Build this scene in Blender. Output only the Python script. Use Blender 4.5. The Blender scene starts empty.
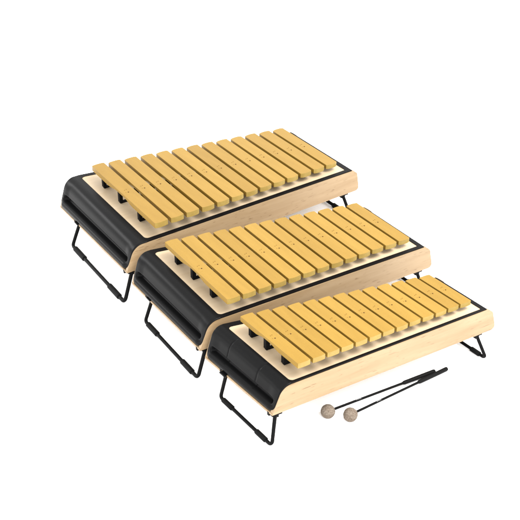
import bpy, bmesh, math, random
from mathutils import Vector
random.seed(7)
S = bpy.context.scene
COL = S.collection

# ------------------------------------------------------------------ camera
cd = bpy.data.cameras.new("camera"); cam = bpy.data.objects.new("camera", cd); COL.objects.link(cam)
cd.sensor_width = 36.0; cd.lens = 980.6 * 36.0 / 520.0
cam.location = (0.0, -2.2957, 1.5032)
cam.rotation_euler = (math.radians(90 - 31.2585), 0, 0)
cd.clip_end = 500.0; cd.clip_start = 0.02
S.camera = cam
S.render.resolution_x = 1024; S.render.resolution_y = 1024
S.view_settings.view_transform = 'Standard'; S.view_settings.look = 'None'
S.view_settings.exposure = 0.0; S.view_settings.gamma = 1.0

# ------------------------------------------------------------------ studio light
W = bpy.data.worlds.new("World"); S.world = W; W.use_nodes = True
W.node_tree.nodes['Background'].inputs[0].default_value = (1.0, 1.0, 1.0, 1)
W.node_tree.nodes['Background'].inputs[1].default_value = 2.95

def softbox(name, loc, target, sx, sy, power, col=(1, 1, 1)):
    l = bpy.data.lights.new(name, 'AREA'); l.shape = 'RECTANGLE'; l.size = sx; l.size_y = sy
    l.energy = power; l.color = col
    o = bpy.data.objects.new(name, l); COL.objects.link(o); o.location = loc
    o.rotation_euler = (Vector(target) - Vector(loc)).to_track_quat('-Z', 'Y').to_euler()
    return o
softbox("overhead_softbox", (1.5, -0.8, 3.0), (0.05, -0.1, 0.1), 1.7, 1.7, 310, (1.0, 0.98, 0.95))
softbox("front_softbox", (0.7, -3.3, 2.3), (0.0, -0.1, 0.1), 2.2, 1.0, 92)
softbox("low_front_fill", (0.9, -3.0, 0.5), (0.1, -0.4, 0.0), 2.4, 0.6, 26)  # added fill, lifts the floor under the front instrument to white
softbox("left_strip_softbox", (-2.6, 1.2, 1.15), (-0.2, -0.2, 0.1), 0.9, 0.5, 34)
softbox("low_side_fill", (-2.7, -0.8, 0.5), (-0.2, -0.3, 0.0), 1.6, 0.5, 20)  # added fill from the left, clears shade on the floor between the legs

# ------------------------------------------------------------------ materials
def mat(name):
    m = bpy.data.materials.new(name); m.use_nodes = True
    nt = m.node_tree; return m, nt, nt.nodes['Principled BSDF']
def N(nt, t, **kw):
    n = nt.nodes.new(t)
    for k, v in kw.items(): setattr(n, k, v)
    return n
def ramp(nt, fac, stops):
    r = N(nt, 'ShaderNodeValToRGB'); e = r.color_ramp.elements
    while len(e) < len(stops): e.new(0.5)
    for el, (p, c) in zip(e, stops):
        el.position = p; el.color = (*c, 1)
    nt.links.new(fac, r.inputs[0]); return r.outputs[0]
def mix(nt, a, b, fac, mode='MIX'):
    m = N(nt, 'ShaderNodeMix', data_type='RGBA', blend_type=mode)
    for sock, v in ((m.inputs['Factor'], fac), (m.inputs['A'], a), (m.inputs['B'], b)):
        if hasattr(v, 'links'): nt.links.new(v, sock)
        elif isinstance(v, tuple): sock.default_value = (*v, 1)
        else: sock.default_value = v
    return m.outputs['Result']
def coords(nt, scale, rnd=True):
    tc = N(nt, 'ShaderNodeTexCoord'); mp = N(nt, 'ShaderNodeMapping')
    mp.inputs['Scale'].default_value = scale
    nt.links.new(tc.outputs['Object'], mp.inputs['Vector'])
    if rnd:
        oi = N(nt, 'ShaderNodeObjectInfo'); mu = N(nt, 'ShaderNodeMath', operation='MULTIPLY'); mu.inputs[1].default_value = 40
        nt.links.new(oi.outputs['Random'], mu.inputs[0]); nt.links.new(mu.outputs[0], mp.inputs['Location'])
    return mp.outputs[0]
def noise(nt, vec, scale, detail=4, rough=0.5, dist=0.0):
    n = N(nt, 'ShaderNodeTexNoise'); n.inputs['Scale'].default_value = scale
    n.inputs['Detail'].default_value = detail; n.inputs['Roughness'].default_value = rough
    n.inputs['Distortion'].default_value = dist
    nt.links.new(vec, n.inputs['Vector']); return n.outputs['Fac']
def bump(nt, b, h, strength, dist):
    bp = N(nt, 'ShaderNodeBump'); bp.inputs['Strength'].default_value = strength; bp.inputs['Distance'].default_value = dist
    nt.links.new(h, bp.inputs['Height']); nt.links.new(bp.outputs[0], b.inputs['Normal'])

def wood(name, light, dark, fleck, streak=0.5, flecks=True):
    m, nt, b = mat(name)
    v = coords(nt, (5.0, 60.0, 60.0))
    g = noise(nt, v, 1.0, 6, 0.6, 0.4)
    base = ramp(nt, g, [(0.30, dark), (0.5, tuple((x*.5+y*.5) for x, y in zip(dark, light))), (0.72, light)])
    v2 = coords(nt, (2.0, 9.0, 9.0))
    cloud = noise(nt, v2, 1.0, 3, 0.5, 0.6)
    tone = ramp(nt, cloud, [(0.3, (0.88, 0.83, 0.75)), (0.7, (1.06, 1.07, 1.08))])
    c = mix(nt, base, tone, streak, 'MULTIPLY')
    if flecks:
        v3 = coords(nt, (38.0, 300.0, 300.0))
        f = noise(nt, v3, 1.0, 1, 0.4, 0.3)
        fr = ramp(nt, f, [(0.66, (0, 0, 0)), (0.74, (1, 1, 1))])
        mm = N(nt, 'ShaderNodeMath', operation='MULTIPLY'); mm.inputs[1].default_value = 0.65
        nt.links.new(fr, mm.inputs[0])
        c = mix(nt, c, fleck, mm.outputs[0])
        v4 = coords(nt, (11.0, 190.0, 190.0))
        f2 = noise(nt, v4, 1.0, 2, 0.5, 0.8)
        fr2 = ramp(nt, f2, [(0.69, (0, 0, 0)), (0.76, (1, 1, 1))])
        m2 = N(nt, 'ShaderNodeMath', operation='MULTIPLY'); m2.inputs[1].default_value = 0.75
        nt.links.new(fr2, m2.inputs[0])
        c = mix(nt, c, fleck, m2.outputs[0])
    nt.links.new(c, b.inputs['Base Color'])
    b.inputs['Roughness'].default_value = 0.5
    b.inputs['Specular IOR Level'].default_value = 0.25
    bump(nt, b, g, 0.12, 0.0006)
    return m

M_SIDE = wood("beech_veneer", (0.197, 0.140, 0.080), (0.160, 0.107, 0.055), (0.085, 0.046, 0.018), 0.8)
M_TOP = wood("pale_soundboard", (0.3054, 0.2424, 0.1660), (0.2789, 0.2158, 0.1394), (0.1992, 0.1394, 0.0797), 0.5, False)

def bar_mat(name, lo, hi):
    m, nt, b = mat(name)
    v = coords(nt, (30.0, 4.0, 30.0))
    g = noise(nt, v, 2.0, 5, 0.6)
    c = ramp(nt, g, [(0.25, lo), (0.75, hi)])
    v2 = coords(nt, (1.0, 1.0, 1.0)); sp = noise(nt, v2, 420.0, 2, 0.6)
    c2 = ramp(nt, sp, [(0.30, (0.90, 0.88, 0.82)), (0.7, (1.05, 1.05, 1.08))])
    c = mix(nt, c, c2, 0.6, 'MULTIPLY')
    oi = N(nt, 'ShaderNodeObjectInfo')
    tone = ramp(nt, oi.outputs['Random'], [(0, (0.92, 0.91, 0.87)), (1, (1.05, 1.06, 1.08))])
    c = mix(nt, c, tone, 1.0, 'MULTIPLY')
    nt.links.new(c, b.inputs['Base Color'])
    b.inputs['Roughness'].default_value = 0.42; b.inputs['Specular IOR Level'].default_value = 0.10
    bump(nt, b, sp, 0.10, 0.0004)
    return m
M_BAR = bar_mat("golden_bar_lacquer", (0.1428, 0.0836, 0.0123), (0.1648, 0.0982, 0.0161))
M_END = bar_mat("cut_bar_end", (0.1537, 0.1041, 0.0253), (0.1892, 0.1340, 0.0394))

def plain(name, col, rough, spec, grain=None, var=0.15):
    m, nt, b = mat(name)
    v = coords(nt, (1, 1, 1)); n = noise(nt, v, grain or 300.0, 3, 0.6)
    lo = tuple(x * (1 - var) for x in col); hi = tuple(min(1, x * (1 + var)) for x in col)
    nt.links.new(ramp(nt, n, [(0.3, lo), (0.7, hi)]), b.inputs['Base Color'])
    b.inputs['Roughness'].default_value = rough; b.inputs['Specular IOR Level'].default_value = spec
    bump(nt, b, n, 0.08, 0.0005)
    return m
M_CAP = plain("black_moulded_plastic", (0.0035, 0.0035, 0.0036), 0.31, 0.030, 700)
M_TRIM = plain("black_edge_trim", (0.003, 0.0027, 0.0027), 0.5, 0.045, 700)
M_STEEL = plain("black_coated_steel", (0.0025, 0.0025, 0.0026), 0.38, 0.03, 500)
M_RUBBER = plain("black_rubber", (0.003, 0.003, 0.003), 0.6, 0.045, 400)
M_HOLE_SHADE = plain("painted_hole_shade", (0.035, 0.016, 0.005), 0.8, 0.05)  # shade inside a small hole, put into the colour of a flat disc
M_MARK = plain("stamped_mark", (0.085, 0.045, 0.010), 0.7, 0.05)
M_LABEL = plain("pale_print", (0.22, 0.22, 0.22), 0.6, 0.1)

def felt():
    m, nt, b = mat("wound_felt")
    v = coords(nt, (1, 1, 1)); n = noise(nt, v, 330.0, 4, 0.7)
    n2 = noise(nt, v, 90.0, 3, 0.6)
    c = ramp(nt, n, [(0.3, (0.0496, 0.0392, 0.0304)), (0.5, (0.0944, 0.0768, 0.0608)), (0.7, (0.1320, 0.1104, 0.0896))])
    c = mix(nt, c, ramp(nt, n2, [(0.35, (0.8, 0.74, 0.7)), (0.65, (1.1, 1.1, 1.1))]), 0.7, 'MULTIPLY')
    nt.links.new(c, b.inputs['Base Color']); b.inputs['Roughness'].default_value = 0.95
    b.inputs['Specular IOR Level'].default_value = 0.05
    bump(nt, b, n, 0.6, 0.002)
    return m
M_FELT = felt()

def floor_mat():
    m, nt, b = mat("white_sweep_paper")
    v = coords(nt, (1, 1, 1), False); n = noise(nt, v, 3.0, 3, 0.5)
    nt.links.new(ramp(nt, n, [(0.3, (0.935, 0.935, 0.935)), (0.7, (0.95, 0.95, 0.95))]), b.inputs['Base Color'])
    b.inputs['Roughness'].default_value = 0.9; b.inputs['Specular IOR Level'].default_value = 0.0
    return m
M_FLOOR = floor_mat()

# ------------------------------------------------------------------ mesh helpers
def link(name, bm, m, parent=None, smooth=True, angle=35):
    bmesh.ops.recalc_face_normals(bm, faces=bm.faces)
    me = bpy.data.meshes.new(name); bm.to_mesh(me); bm.free()
    for x in (m if isinstance(m, (list, tuple)) else [m]): me.materials.append(x)
    if smooth:
        me.polygons.foreach_set('use_smooth', [True] * len(me.polygons))
        me.set_sharp_from_angle(angle=math.radians(angle))
    o = bpy.data.objects.new(name, me); COL.objects.link(o)
    if parent: o.parent = parent
    return o
def shear(bm, sk):
    for v in bm.verts: v.co.x += sk * v.co.y
def box(bm, x0, x1, y0, y1, z0, z1):
    vs = [bm.verts.new((x, y, z)) for x in (x0, x1) for y in (y0, y1) for z in (z0, z1)]
    return [bm.faces.new([vs[i] for i in f]) for f in ((0,1,3,2),(4,6,7,5),(0,4,5,1),(2,3,7,6),(0,2,6,4),(1,5,7,3))]
def bevel(bm, w, seg=2, ang=30):
    es = [e for e in bm.edges if len(e.link_faces) == 2 and e.calc_face_angle(0) > math.radians(ang)]
    bmesh.ops.bevel(bm, geom=es, offset=w, segments=seg, affect='EDGES', profile=0.5)
def round_poly(pts, radii, n=8):
    out = []
    for i, (p, r) in enumerate(zip(pts, radii)):
        p = Vector(p)
        if r <= 0: out.append(p); continue
        a = (Vector(pts[i-1]) - p).normalized(); c = (Vector(pts[(i+1) % len(pts)]) - p).normalized()
        ang = a.angle(c); t = r / math.tan(ang / 2)
        ctr = p + (a + c).normalized() * (r / math.sin(ang / 2))
        s = p + a * t - ctr; e = p + c * t - ctr
        tot = s.angle(e); sg = 1 if (s.x * e.y - s.y * e.x) > 0 else -1
        for k in range(n + 1):
            th = sg * tot * k / n
            out.append(ctr + Vector((s.x*math.cos(th) - s.y*math.sin(th), s.x*math.sin(th) + s.y*math.cos(th))))
    return out
def extrude_v(bm, poly, v0, v1):          # poly in (u, z)
    A = [bm.verts.new((p.x, v0, p.y)) for p in poly]; B = [bm.verts.new((p.x, v1, p.y)) for p in poly]
    n = len(poly); bm.faces.new(A); bm.faces.new(B[::-1])
    for i in range(n): bm.faces.new((A[i], B[i], B[(i+1) % n], A[(i+1) % n]))
def tube(bm, path, r, seg=12, cap=True):
    rings = []; path = [Vector(p) for p in path]
    up = None
    for i, p in enumerate(path):
        t = (path[min(i+1, len(path)-1)] - path[max(i-1, 0)]).normalized()
        if up is None:
            up = t.orthogonal().normalized()
        up = (up - t * up.dot(t)).normalized(); sd = t.cross(up)
        rr = r[i] if isinstance(r, (list, tuple)) else r
        rings.append([bm.verts.new(p + (up * math.cos(2*math.pi*k/seg) + sd * math.sin(2*math.pi*k/seg)) * rr) for k in range(seg)])
    for a, b in zip(rings, rings[1:]):
        for k in range(seg): bm.faces.new((a[k], a[(k+1) % seg], b[(k+1) % seg], b[k]))
    if cap: bm.faces.new(rings[0][::-1]); bm.faces.new(rings[-1])
def bend(pts, r, n=6):                    # rounded 3-D polyline
    pts = [Vector(p) for p in pts]; out = [pts[0]]
    for i in range(1, len(pts) - 1):
        p = pts[i]; a = (pts[i-1] - p).normalized(); c = (pts[i+1] - p).normalized()
        ang = a.angle(c); t = r / math.tan(ang / 2); s, e = p + a * t, p + c * t
        ctr = p + (a + c).normalized() * (r / math.sin(ang / 2))
        for k in range(n + 1):
            f = k / n; d = (s - ctr).lerp(e - ctr, f).normalized() * r
            out.append(ctr + d)
    return out + [pts[-1]]
def subd(bm, n=3):
    bmesh.ops.subdivide_edges(bm, edges=[e for e in bm.edges if abs(e.verts[0].co.x - e.verts[1].co.x) > .1], cuts=n)
def sstep(a, b, x):
    t = min(1, max(0, (x - a) / (b - a))); return t * t * (3 - 2 * t)

# ------------------------------------------------------------------ instruments
F = dict(x=0.0635, y=-0.5751, yaw=0.5379, sk=-0.0784, L=0.56, W=0.2502, a=0.0118, b=0.011, zt=0.1451, H=0.0717, u0=0.0176, p=0.0405, w=0.0344, zb=0.0445, zb13=0.0231, vc=0.1055, vc13=0.0875, h1=0.1123, h13=0.074, ul=-0.0636, ult=-0.0462, vf=-0.0177, vb=0.1779, ur=0.5691, urt=0.5438, el=0.045, V1R=0.170)
M = dict(x=-0.1064, y=-0.3198, yaw=0.5608, sk=-0.0002, L=0.6285, W=0.3438, a=0.0134, b=0.0205, zt=0.1497, H=0.0756, u0=0.018, p=0.0458, w=0.0387, zb=0.0474, zb13=0.0258, vc=0.1406, vc13=0.1252, h1=0.1627, h13=0.1201, ul=-0.0762, ult=-0.0506, vf=-0.0203, vb=0.2531, ur=0.6428, urt=0.6168, el=0.055, V1R=0.250)
B = dict(x=-0.3204, y=0.0384, yaw=0.6382, sk=0.0783, L=0.7246, W=0.438, a=0.0174, b=0.0235, zt=0.1573, H=0.0767, u0=0.0235, p=0.0529, w=0.0435, zb=0.0511, zb13=0.0259, vc=0.18, vc13=0.1645, h1=0.2104, h13=0.155, ul=-0.0939, ult=-0.0617, vf=-0.0308, vb=0.3154, ur=0.7255, urt=0.6995, el=0.065, V1R=0.322)

def xylophone(d, label, bulge, insert):
    g = type('G', (), d)
    k = g.w / 0.0344; g.u0 += .0012 * k; g.w *= .945; g.p *= 1.0035                                   # overall size against the smallest one
    root = bpy.data.objects.new("xylophone", None); COL.objects.link(root)
    root.location = (g.x, g.y, 0); root.rotation_euler = (0, 0, g.yaw)
    root['label'] = label; root['category'] = "xylophone"; root['group'] = "xylophones set out in a row by size"
    def part(name, bm, m, parent=root, **kw):
        shear(bm, g.sk); return link(name, bm, m, parent, **kw)
    zt = g.zt; zb = zt - g.H; bb = 0.018; er = 0.049
    tl = g.el - 0.32 * g.H; tr = g.a
    V0, V1 = -g.b, g.W + bb
    sl = ((g.V1R - V0) / (V1 - V0) - 1) / (g.L + tr)
    def taper(bm):                                     # the box narrows towards the short bars
        for v in bm.verts: v.co.y = V0 + (v.co.y - V0) * (1 + sl * max(0, v.co.x))
    def settle(bm):                                    # the long back corner at the handle end sits a little deeper
        for v in bm.verts:
            w = min(1, max(0, (.10 - v.co.x) / .12)) * (v.co.y - V0) / (V1 - V0) * min(1, max(0, (zt - v.co.z) / g.H))
            v.co.z -= .011 * k * w
    vi = -.003 * k - (.0045 if k > 1.05 else 0)                                     # front edge of the soundboard
    th = min(0.010, g.b - .001)
    # --- wooden side walls, profile of the box seen from the long side
    prof = round_poly([(-g.el - .0045, zb), (-g.el + .0008, zb + .013 * k), (-tl, zt - .003), (g.L + tr + .005, zt - .003), (g.L + tr + .021, zt - .016), (g.L + er, zb)],
                      [.0015, .016 * k, .030 * k, .006, .012, .011], 10)
    prof = prof
    for va, vb in ((V0, V0 + th), (V1 - th, V1)):
        bm = bmesh.new(); extrude_v(bm, prof, va, vb); taper(bm); settle(bm); bevel(bm, .0009, 2, 60)
        part("side_panel", bm, M_SIDE)
    # --- bottom board, right end board
    bm = bmesh.new(); box(bm, -g.el - .0042, g.L + er - .012, V0 + .0015, V1 - .0015, zb - .0012, zb + .0040); bevel(bm, .001); subd(bm); taper(bm); settle(bm)
    part("bottom_panel", bm, M_SIDE)
    bm = bmesh.new()
    q = [Vector((g.L + tr - .001, zt - .0045)), Vector((g.L + tr + .015, zt - .0165)), Vector((g.L + er - .007, zb + .0075)), Vector((g.L + er - .018, zb + .0075)), Vector((g.L + tr - .006, zt - .0045))]
    extrude_v(bm, q, V0 + th + .0003, V1 - th - .0003); taper(bm); bevel(bm, .0008)
    part("end_panel", bm, M_SIDE)
    # --- soundboard with a long sound slot under the bars
    bm = bmesh.new()
    sx0, sx1 = g.u0 + g.w * 1.02, g.u0 + 11.6 * g.p
    def vcat(u): return g.vc + (g.vc13 - g.vc) * (u - g.u0) / (12 * g.p)
    def hat(u): return g.h1 + (g.h13 - g.h1) * (u - g.u0) / (12 * g.p)
    s = 0.30
    inner = [(sx0, vcat(sx0) - s*hat(sx0)), (sx1, vcat(sx1) - s*hat(sx1)), (sx1, vcat(sx1) + s*hat(sx1)), (sx0, vcat(sx0) + s*hat(sx0))]
    wr = g.V1R - .012; outer = [(-.001, vi - .001), (g.L + .0045, vi - .001), (g.L + .0045, wr + .001), (-.001, g.W + .001)]
    zs = (zt - .0012, zt - .007)
    O = [[bm.verts.new((*p, z)) for p in outer] for z in zs]; I = [[bm.verts.new((*p, z)) for p in inner] for z in zs]
    for i in range(4):
        j = (i + 1) % 4
        bm.faces.new((O[0][i], O[0][j], I[0][j], I[0][i])); bm.faces.new((O[1][j], O[1][i], I[1][i], I[1][j]))
        bm.faces.new((O[0][j], O[0][i], O[1][i], O[1][j])); bm.faces.new((I[0][i], I[0][j], I[1][j], I[1][i]))
    part("soundboard", bm, M_TOP, smooth=False)
    # --- black trim round the soundboard (front, right, back)
    bm = bmesh.new()
    z0, z1 = zt - .0029, zt + .0004
    out = [(.0007, V0 + .0014), (g.L + tr - .001, V0 + .0014), (g.L + tr - .001, g.V1R - .0014), (.0007, V1 - .0014)]
    inn = [(.0030, vi), (g.L - .0015, vi), (g.L - .0015, wr), (.0030, g.W)]
    rd = [.010 * k, .004, .004, .010 * k]
    arcs = []
    for i in range(4):
        q = [Vector(inn[i-1]), Vector(inn[i]), Vector(inn[(i+1) % 4])]
        c = round_poly([tuple(x) for x in q], [0, rd[i], 0], 8)
        arcs.append(c[1:-1])
    def ring(z): return [bm.verts.new((*p, z)) for p in out], [[bm.verts.new((p.x, p.y, z)) for p in a] for a in arcs]
    (Oa, Aa), (Ob, Ab) = ring(z1), ring(z0)
    for i in range(4):
        j = (i + 1) % 4
        for O_, A_ in ((Oa, Aa), (Ob, Ab)):
            for x, y in zip(A_[i], A_[i][1:]): bm.faces.new((O_[i], y, x))
            bm.faces.new((O_[i], O_[j], A_[j][0], A_[i][-1]))
        bm.faces.new((Oa[j], Oa[i], Ob[i], Ob[j]))
        seqa = Aa[i] + [Aa[j][0]]; seqb = Ab[i] + [Ab[j][0]]
        for x in range(len(seqa) - 1): bm.faces.new((seqa[x], seqa[x+1], seqb[x+1], seqb[x]))
    part("edge_trim", bm, M_TRIM)
    # --- moulded end cap with a scooped grip
    cp = round_poly([(.0005, zt + .0010), (-tl - .0010, zt + .0010), (-g.el - .0012, zb + .011 * k), (-g.el - .0008, zb + .0042)], [0, min(.0315 * k, (tl + .001) * 1.32), .010 * k, 0], 24)
    cum = [0]
    for a, b in zip(cp, cp[1:]): cum.append(cum[-1] + (b - a).length)
    T = cum[-1]
    def at(t):                                        # t measured up from the bottom edge
        x = T - t
        for i in range(len(cp) - 1):
            if x <= cum[i+1] + 1e-9:
                f = (x - cum[i]) / (cum[i+1] - cum[i]); dv = (cp[i+1] - cp[i]).normalized()
                return cp[i].lerp(cp[i+1], f), Vector((dv.y, -dv.x))
        return cp[-1], Vector((0, 1))
    lip = .0165 * (1 + (k - 1) * .6); pv0, pv1 = V0 + .012 * k, V1 - .011 * k
    ptop = .076 * (1 + (k-1)*.6); rad = .0072 * k; D = .0128 * k
    def scoop(t, v):
        t1 = lip + .0165 * k
        cx, cy = (pv0 + pv1) / 2, (lip + t1) / 2; hx, hy = (pv1 - pv0) / 2 - rad, (t1 - lip) / 2 - rad
        qx, qy = abs(v - cx) - hx, abs(t - cy) - hy
        sd = math.hypot(max(qx, 0), max(qy, 0)) + min(max(qx, qy), 0) - rad
        dep = D * sstep(0.0006, -.0060 * k, sd)
        dep += .0025 * k * sstep(lip, t1, t) * (1 - sstep(t1, ptop, t)) * sstep(pv0, pv0 + .03, v) * sstep(pv1, pv1 - .03, v)
        blg = .0045 * k * math.sin(math.pi * min(1, t / lip)) ** 0.7 * sstep(pv0 - .012, pv0 + .01, v) * sstep(pv1 + .012, pv1 - .01, v) if t < lip else 0
        return dep - blg
    ca, cb = V0 + .0006, V1 - .0006
    vs = []
    nv = 150
    e = .0035
    for j in range(nv + 1): vs.append(ca + e + (cb - ca - 2*e) * j / nv)
    ts = [T * i / 84 for i in range(85)]
    il = min(range(85), key=lambda i: abs(ts[i] - lip * .96))
    seam = (.0780, .1932) if insert else None
    def point(t, v, off=0.0):
        c, n = at(t); x = -scoop(t, v) + off
        if seam and t > lip:
            for sv in seam: x -= .0016 * max(0, 1 - abs(v - sv) / .0022)
            if seam[0] < v < seam[1]: x += .0007
        c2 = c + n * x
        return (c2.x, v, c2.y)
    def edge_pt(t, v, sgn, a):                        # rounded rim at both sides
        c, n = at(t); c2 = c - n * (e * (1 - math.cos(a))) - n * 0.0
        return (c2.x, v + sgn * e * math.sin(a), c2.y)
    def grid(i0, i1, cols):
        bm = bmesh.new(); rows = []
        for i in range(i0, i1 + 1):
            t = ts[i]
            rr_ = .019 * k; ins = rr_ - math.sqrt(rr_ * rr_ - max(0, rr_ - t) ** 2)
            mid = (ca + cb) / 2; q_ = ((cb - ca) / 2 - e - ins) / ((cb - ca) / 2 - e)
            vr = [mid + (v - mid) * q_ for v in vs]
            r = [edge_pt(t, vr[0], -1, a) for a in (1.5, 1.2, .9, .6, .3)] + [point(t, v) for v in vr] + [edge_pt(t, vr[-1], 1, a) for a in (.3, .6, .9, 1.2, 1.5)]
            rows.append([bm.verts.new(p) for p in r])
        for a, b in zip(rows, rows[1:]):
            for j in range(len(a) - 1): bm.faces.new((a[j], a[j+1], b[j+1], b[j]))
        # close it: a flat back a little inside
        return bm, rows
    bm, rows = grid(il, 84, None)
    settle(bm); cap_o = part("end_cap", bm, M_CAP, angle=60)
    bm, rows = grid(0, il, None)
    settle(bm); part("carry_handle", bm, M_CAP, cap_o, angle=60)
    # --- supports under the bars
    for fr in (-.43, .18, .72):
        bm = bmesh.new()
        for i in range(13):
            uc = g.u0 + i * g.p + g.w / 2; f = i / 12
            vcn = g.vc + (g.vc13 - g.vc) * f; h = g.h1 + (g.h13 - g.h1) * f
            ztop = zt + g.zb + (g.zb13 - g.zb) * f - .0128 * k ** .6
            vv = vcn + fr * h
            w = .0075 * k; uc += .0035 * k
            box(bm, uc - g.w/2 + .004, uc + g.w/2 - .005, vv - w/2, vv + w/2, zt - .0005, zt + .004)
            box(bm, uc - g.w/2 + .0015, uc - g.w/2 + .012, vv - w/2 - .0015, vv + w/2 + .001, zt + .0042, ztop + .001)
        bevel(bm, .0008, 1)
        part("bar_rest", bm, M_RUBBER)
    # --- tone bars
    for i in range(13):
        f = i / 12
        u0 = g.u0 + i * g.p + random.uniform(-.0004, .0004); vcn = g.vc + (g.vc13 - g.vc) * f; h = g.h1 + (g.h13 - g.h1) * f
        vcn += random.uniform(-.0008, .0008)
        ztop = zt + g.zb + (g.zb13 - g.zb) * f
        zl = ztop                                        # deck falls towards the short bars
        Th = .0134 * k ** .6 * (1 - .12 * f)
        bm = bmesh.new(); NX, NV = 8, 36
        bl = bulge * (0.6 + 0.4 * f)
        def P(a, b, top):
            x = a / NX; y = -1 + 2 * b / NV
            hh = h + .45 * bulge - bl * abs(2 * x - 1) ** 2.6
            u = u0 + x * g.w
            arch = sstep(.40, .12, abs(y - .05)) * .5 * (1 - .4 * f)
            z = zl if top else zl - Th * (1 - arch)
            return (u, vcn + y * hh, z)
        top = [[bm.verts.new(P(a, b, True)) for b in range(NV + 1)] for a in range(NX + 1)]
        bot = [[bm.verts.new(P(a, b, False)) for b in range(NV + 1)] for a in range(NX + 1)]
        for a in range(NX):
            for b in range(NV):
                bm.faces.new((top[a][b], top[a+1][b], top[a+1][b+1], top[a][b+1]))
                bm.faces.new((bot[a][b], bot[a][b+1], bot[a+1][b+1], bot[a+1][b]))
            bm.faces.new((top[a][0], bot[a][0], bot[a+1][0], top[a+1][0]))
            bm.faces.new((top[a][NV], top[a+1][NV], bot[a+1][NV], bot[a][NV]))
        for b in range(NV):
            bm.faces.new((top[0][b], top[0][b+1], bot[0][b+1], bot[0][b]))
            bm.faces.new((top[NX][b], bot[NX][b], bot[NX][b+1], top[NX][b+1]))
        bevel(bm, .0013 * k, 3, 50)
        bm.normal_update()
        for fc in bm.faces:
            if abs(fc.normal.y) > .8 and abs(fc.normal.z) < .3: fc.material_index = 3
        # flat dark disc painting a small hole's shade, and stamped marks, mid bar
        def disc(cu, cv, r, mi, n=10):
            vv = [bm.verts.new((cu + r*math.cos(2*math.pi*q/n), cv + r*math.sin(2*math.pi*q/n), zl + .0002)) for q in range(n)]
            fc = bm.faces.new(vv); fc.material_index = mi
        cu = u0 + g.w / 2
        disc(cu - .001 * k, vcn - .0045 * k, .0020 * k, 1)
        disc(cu - .0045 * k, vcn + .0085 * k, .0013 * k, 2); disc(cu + .0005 * k, vcn + .0100 * k, .0014 * k, 2)
        disc(cu - .0065 * k, vcn - .0030 * k, .0010 * k, 2)
        part("tone_bar", bm, [M_BAR, M_HOLE_SHADE, M_MARK, M_END])
    # --- wire legs with rubber sleeves
    for ub, ut, sgn in ((g.ul, g.ult, -1), (g.ur, g.urt, 1)):
        vbr = g.vb if sgn < 0 else g.V1R - .03
        rr = .0043 * k; zf = .0066 * k
        bm = bmesh.new()
        pts = bend([(ut + .009 * k, max(g.vf, V0 + .0065), zb - .002), (ub, g.vf - .013 * k, zf), (ub, vbr, zf), (ut, vbr, zb - .002)], .0075 * k, 7)
        tube(bm, pts, rr, 14)
        leg = part("leg", bm, M_STEEL, angle=50)
        Lb = vbr - g.vf
        for a, b in ((.05, .24), (.74, .94)):
            bm = bmesh.new(); r2 = .0065 * k; va, vb = g.vf + a * Lb, g.vf + b * Lb
            tube(bm, [(ub, va, zf), (ub, va + .001, zf), (ub, vb - .001, zf), (ub, vb, zf)], [r2*.8, r2, r2, r2*.8], 16)
            part("rubber_sleeve", bm, M_RUBBER, leg, angle=50)
        for vv in (g.vf + .001, vbr - .001):
            bm = bmesh.new()
            ux = ut + (.009 * k if vv < .05 else 0); vv = max(vv, V0 + .0065)
            box(bm, ux - .011 * k, ux + .015 * k, vv - .005, vv + .014, zb - .0052, zb - .0014)
            box(bm, ux - .006 * k, ux + .006 * k, vv - .005, vv + .006, zb - .011, zb - .0053)
            bevel(bm, .0008, 1); part("leg_bracket", bm, M_STEEL)
        for vv in (V0 + .016 * k, g.vb + .020 * k) if sgn < 0 else (V0 + .016 * k, vbr - .02):
            bm = bmesh.new(); uc = (-g.el - .0005) if sgn < 0 else (g.L + er - .022)
            box(bm, uc - .004, uc + .003, vv - .003, vv + .0035, zb - .009, zb + .001)
            bevel(bm, .0008, 1); part("leg_clip", bm, M_RUBBER)
    return root

xylophone(F, "smallest xylophone, in front, two seams across its black end cap, mallets lying beside it", .0018, True)
xylophone(M, "middle sized xylophone with golden bars, standing between the smallest and the largest one", .0035, False)
xylophone(B, "largest xylophone with the longest golden bars, at the back, farthest from the mallets", .0052, False)

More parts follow.
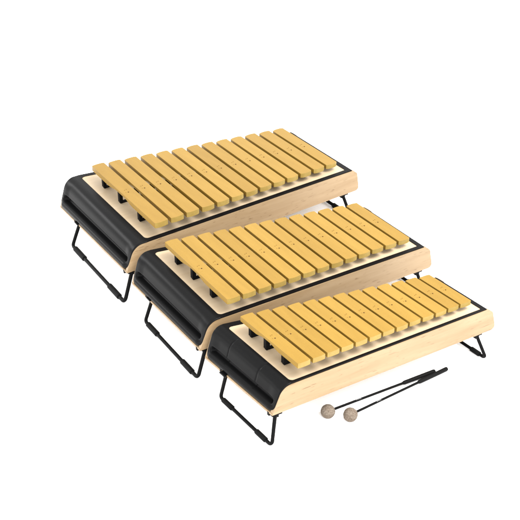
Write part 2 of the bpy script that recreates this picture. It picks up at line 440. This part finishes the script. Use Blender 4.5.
# ------------------------------------------------------------------ mallets
def mallet(head, grip0, end, label):
    R = .0168
    h = Vector((head[0], head[1], R)); e = Vector((end[0], end[1], .0062)); gp = Vector((grip0[0], grip0[1], 0))
    L = (e - h).length; d = (e - h).normalized()
    root = bpy.data.objects.new("mallet", None); COL.objects.link(root); root.location = (h.x, h.y, 0)
    root['label'] = label; root['category'] = "mallet"; root['group'] = "mallets lying on the floor"
    c = Vector((0, 0, R))
    bm = bmesh.new(); bmesh.ops.create_icosphere(bm, subdivisions=5, radius=R)
    for v in bm.verts:
        n = v.co.normalized()
        from mathutils import noise as mn
        v.co += n * (.0005 * mn.noise(n * 9) + .00035 * mn.noise(n * 26))
        v.co += c
    link("head", bm, M_FELT, root, angle=180)
    gs = ((gp - h).dot(d))
    bm = bmesh.new(); tube(bm, [c + d * (R * .8), c + d * (gs + .004)], .0031, 14); sh = link("shaft", bm, M_STEEL, root, angle=50)
    bm = bmesh.new()
    for q in range(9):
        s = R + .064 + q * .0016
        u = Vector((0, 0, 1)); u = (u - d * u.dot(d)).normalized(); w = d.cross(u)
        a0 = -.1 + .25 * random.random()
        ps = []
        for (ds_, an) in ((0, a0), (.0009, a0), (.0009, a0 + .45 + .5 * random.random()), (0, a0 + .45)):
            ps.append(bm.verts.new(c + d * (s + ds_) + (u * math.cos(an) + w * math.sin(an)) * .00325))
        bm.faces.new(ps)
    link("printed_mark", bm, M_LABEL, sh, smooth=False)
    bm = bmesh.new(); r = .0052
    tube(bm, [c + d * gs, c + d * (gs + .003), c + d * (gs + .006), c + d * (L * .6 + gs * .4), c + d * (L - .004), c + d * (L - .0015), c + d * L],
         [.0036, .0046, .005, .0054, .0056, .005, .003], 16)
    link("grip", bm, M_RUBBER, root, angle=60)
mallet((0.1583, -0.5265), (0.3452, -0.4095), (0.4340, -0.3600), "left mallet of the pair, its shaft running closer to the smallest xylophone's wooden side")
mallet((0.2098, -0.5382), (0.3824, -0.4053), (0.4660, -0.3500), "right mallet of the pair, its black grip ending farther out from the smallest xylophone")

# ------------------------------------------------------------------ floor
bm = bmesh.new(); bmesh.ops.create_grid(bm, x_segments=1, y_segments=1, size=60)
fl = link("floor", bm, M_FLOOR, smooth=False); fl['kind'] = 'structure'
fl['label'] = "plain white studio floor"

S.render.engine = 'CYCLES'
S.cycles.max_bounces = 8; S.cycles.diffuse_bounces = 5
